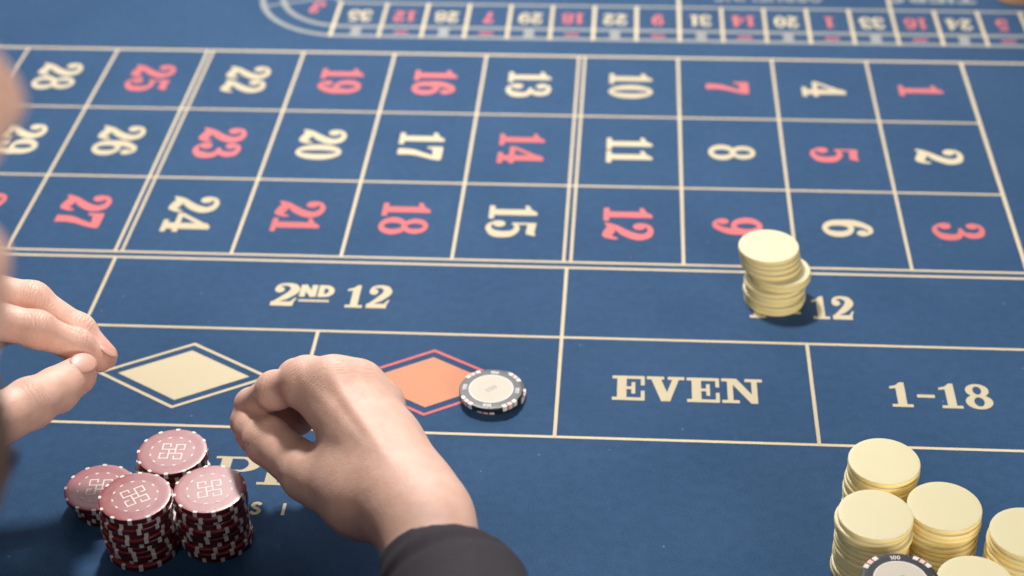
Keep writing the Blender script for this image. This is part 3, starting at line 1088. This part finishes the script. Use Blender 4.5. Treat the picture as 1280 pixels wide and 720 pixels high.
F, fl, P, jn, vn = build_hand(RH, (-.12, -.35, .93), 1.07)
rh = pfix(field_obj('hand', F, M['skin'], person, fl, 3, jn, vn))
tag(rh, 'right hand held over the coral diamond, thumb and curled index fingertip touching')
F, fl, P, jn, vn = build_hand(LH, (.1, .25, .96), 1.12)
lh = pfix(field_obj('hand', F, M['skin'], person, fl, 3, jn, vn))
tag(lh, 'left hand at the picture edge, index finger and thumb nearly pinched')
nail(P, 'tT', 'tI', (.45, -.05, .9), .0108, lh)
nail(P, 'iT', 'iD', (.45, .25, .85), .0078, lh)

# sleeves ------------------------------------------------------------
def sleeve(P, S, start, r0, r1, r2):
    Wp, E, S = np.array(P['W']), np.array(P['E']), np.array(S)
    d = unit(E - Wp)
    a = Wp + d * start + np.array((.0072, 0, 0))
    pts = np.array([a, E, S])
    F = Field(pts.min(0) - .07, pts.max(0) + .07, .0019)
    F.cone(a - d * .02, E, r0, r1, .01)
    F.cone(E, S, r1, r2, .03)
    # soft folds
    X, Y, Z = np.meshgrid(*[q.astype(np.float32) for q in F.ax], indexing='ij')
    t = (X - a[0]) * d[0] + (Y - a[1]) * d[1] + (Z - a[2]) * d[2]
    ph = 9 * X - 14 * Z
    amp = .0024 * np.clip((t - .03) / .06, 0, 1)
    F.f -= (.0009 * np.exp(-((t - .004) / .003) ** 2) - .0008 * np.exp(-((t - .011) / .0016) ** 2)).astype(np.float32)   # turned hem and its stitch line
    F.f += (amp * np.sin(t * 150 + 6 * np.sin(ph * 3) + ph * 7)).astype(np.float32)
    F.cut(a, unit(-d + np.array((.34, 0, 0))))
    F.cone(a - d * .03, a + d * .05, r0 - .003, r0 - .003, .001, 'sub')
    return pfix(field_obj('sleeve', F, M['cloth'], person, None, 2))


sleeve(RH, (-.42, -1.0, .25), .032, .0312, .052, .066)
sleeve(LH, (-.82, -.98, .25), .030, .0345, .052, .066)
# torso --------------------------------------------------------------
F = Field((-1.02, -1.30, -.45), (-.25, -.78, .42), .009)
F.ell((-.62, -1.03, -.08), (.20, .125, .36), None, .05)
F.cone((-.46, -1.0, .22), (-.78, -1.0, .22), .075, .075, .06)
F.cone((-.60, -.99, .24), (-.58, -.96, .33), .07, .06, .04)
pfix(field_obj('jacket', F, M['cloth'], person, None, 3))
# head ---------------------------------------------------------------
fwd = unit((.84, .50, -.06)); lft = unit(np.cross((0, .30, 1), fwd)); upv = np.cross(fwd, lft)
NOSE = np.array((-.4224, -.8930, .443))
HC = NOSE - fwd * .112 + upv * .004
def L(x, y, z): return HC + fwd * x + lft * y + upv * z
AX = (fwd, lft, upv)
F = Field(HC - .19, HC + .16, .0028)
F.ell(L(-.012, 0, .040), (.098, .076, .098), AX, .01)
F.ell(L(.035, 0, -.035), (.062, .060, .082), AX, .03)
F.ell(L(.060, 0, -.092), (.026, .030, .020), AX, .02)
F.ell(L(.076, 0, .046), (.022, .052, .016), AX, .018)
F.cone(L(.088, 0, .034), L(.104, 0, -.002), .008, .0095, .010)
for s in (-1, 1):
    F.ball(L(.096, s * .011, -.008), .0085, .008)
    F.ell(L(.068, s * .040, .002), (.024, .022, .018), AX, .02)
    F.ball(L(.080, s * .031, .026), .014, .012, 'sub')
    F.ball(L(.072, s * .031, .026), .013, .003)
    F.ell(L(-.010, s * .078, .002), (.018, .008, .031), AX, .006)
F.ell(L(.090, 0, -.040), (.012, .024, .007), AX, .008)
F.ell(L(.087, 0, -.052), (.012, .021, .008), AX, .007)
F.cone(L(-.025, 0, -.06), L(-.055, 0, -.17), .056, .060, .03)
hd = pfix(field_obj('head', F, M['skin'], person, [(L(.09, 0, -.045), .018, .5)], 2))
F = Field(HC - .17, HC + .18, .004)
F.ell(L(-.022, 0, .052), (.101, .082, .102), AX, .01)
F.cut(L(.050, 0, .05), unit(fwd * .9 - upv * .35))
F.cut(L(0, 0, -.03), -upv)
pfix(field_obj('hair', F, M['hair'], person, None, 2))
F = Field(HC - .17, HC + .17, .003)
F.ell(L(.036, 0, -.082), (.058, .058, .042), AX, .012)
F.ell(L(.061, 0, -.092), (.025, .032, .024), AX, .012)
pfix(field_obj('beard', F, M['hair'], person, None, 2))
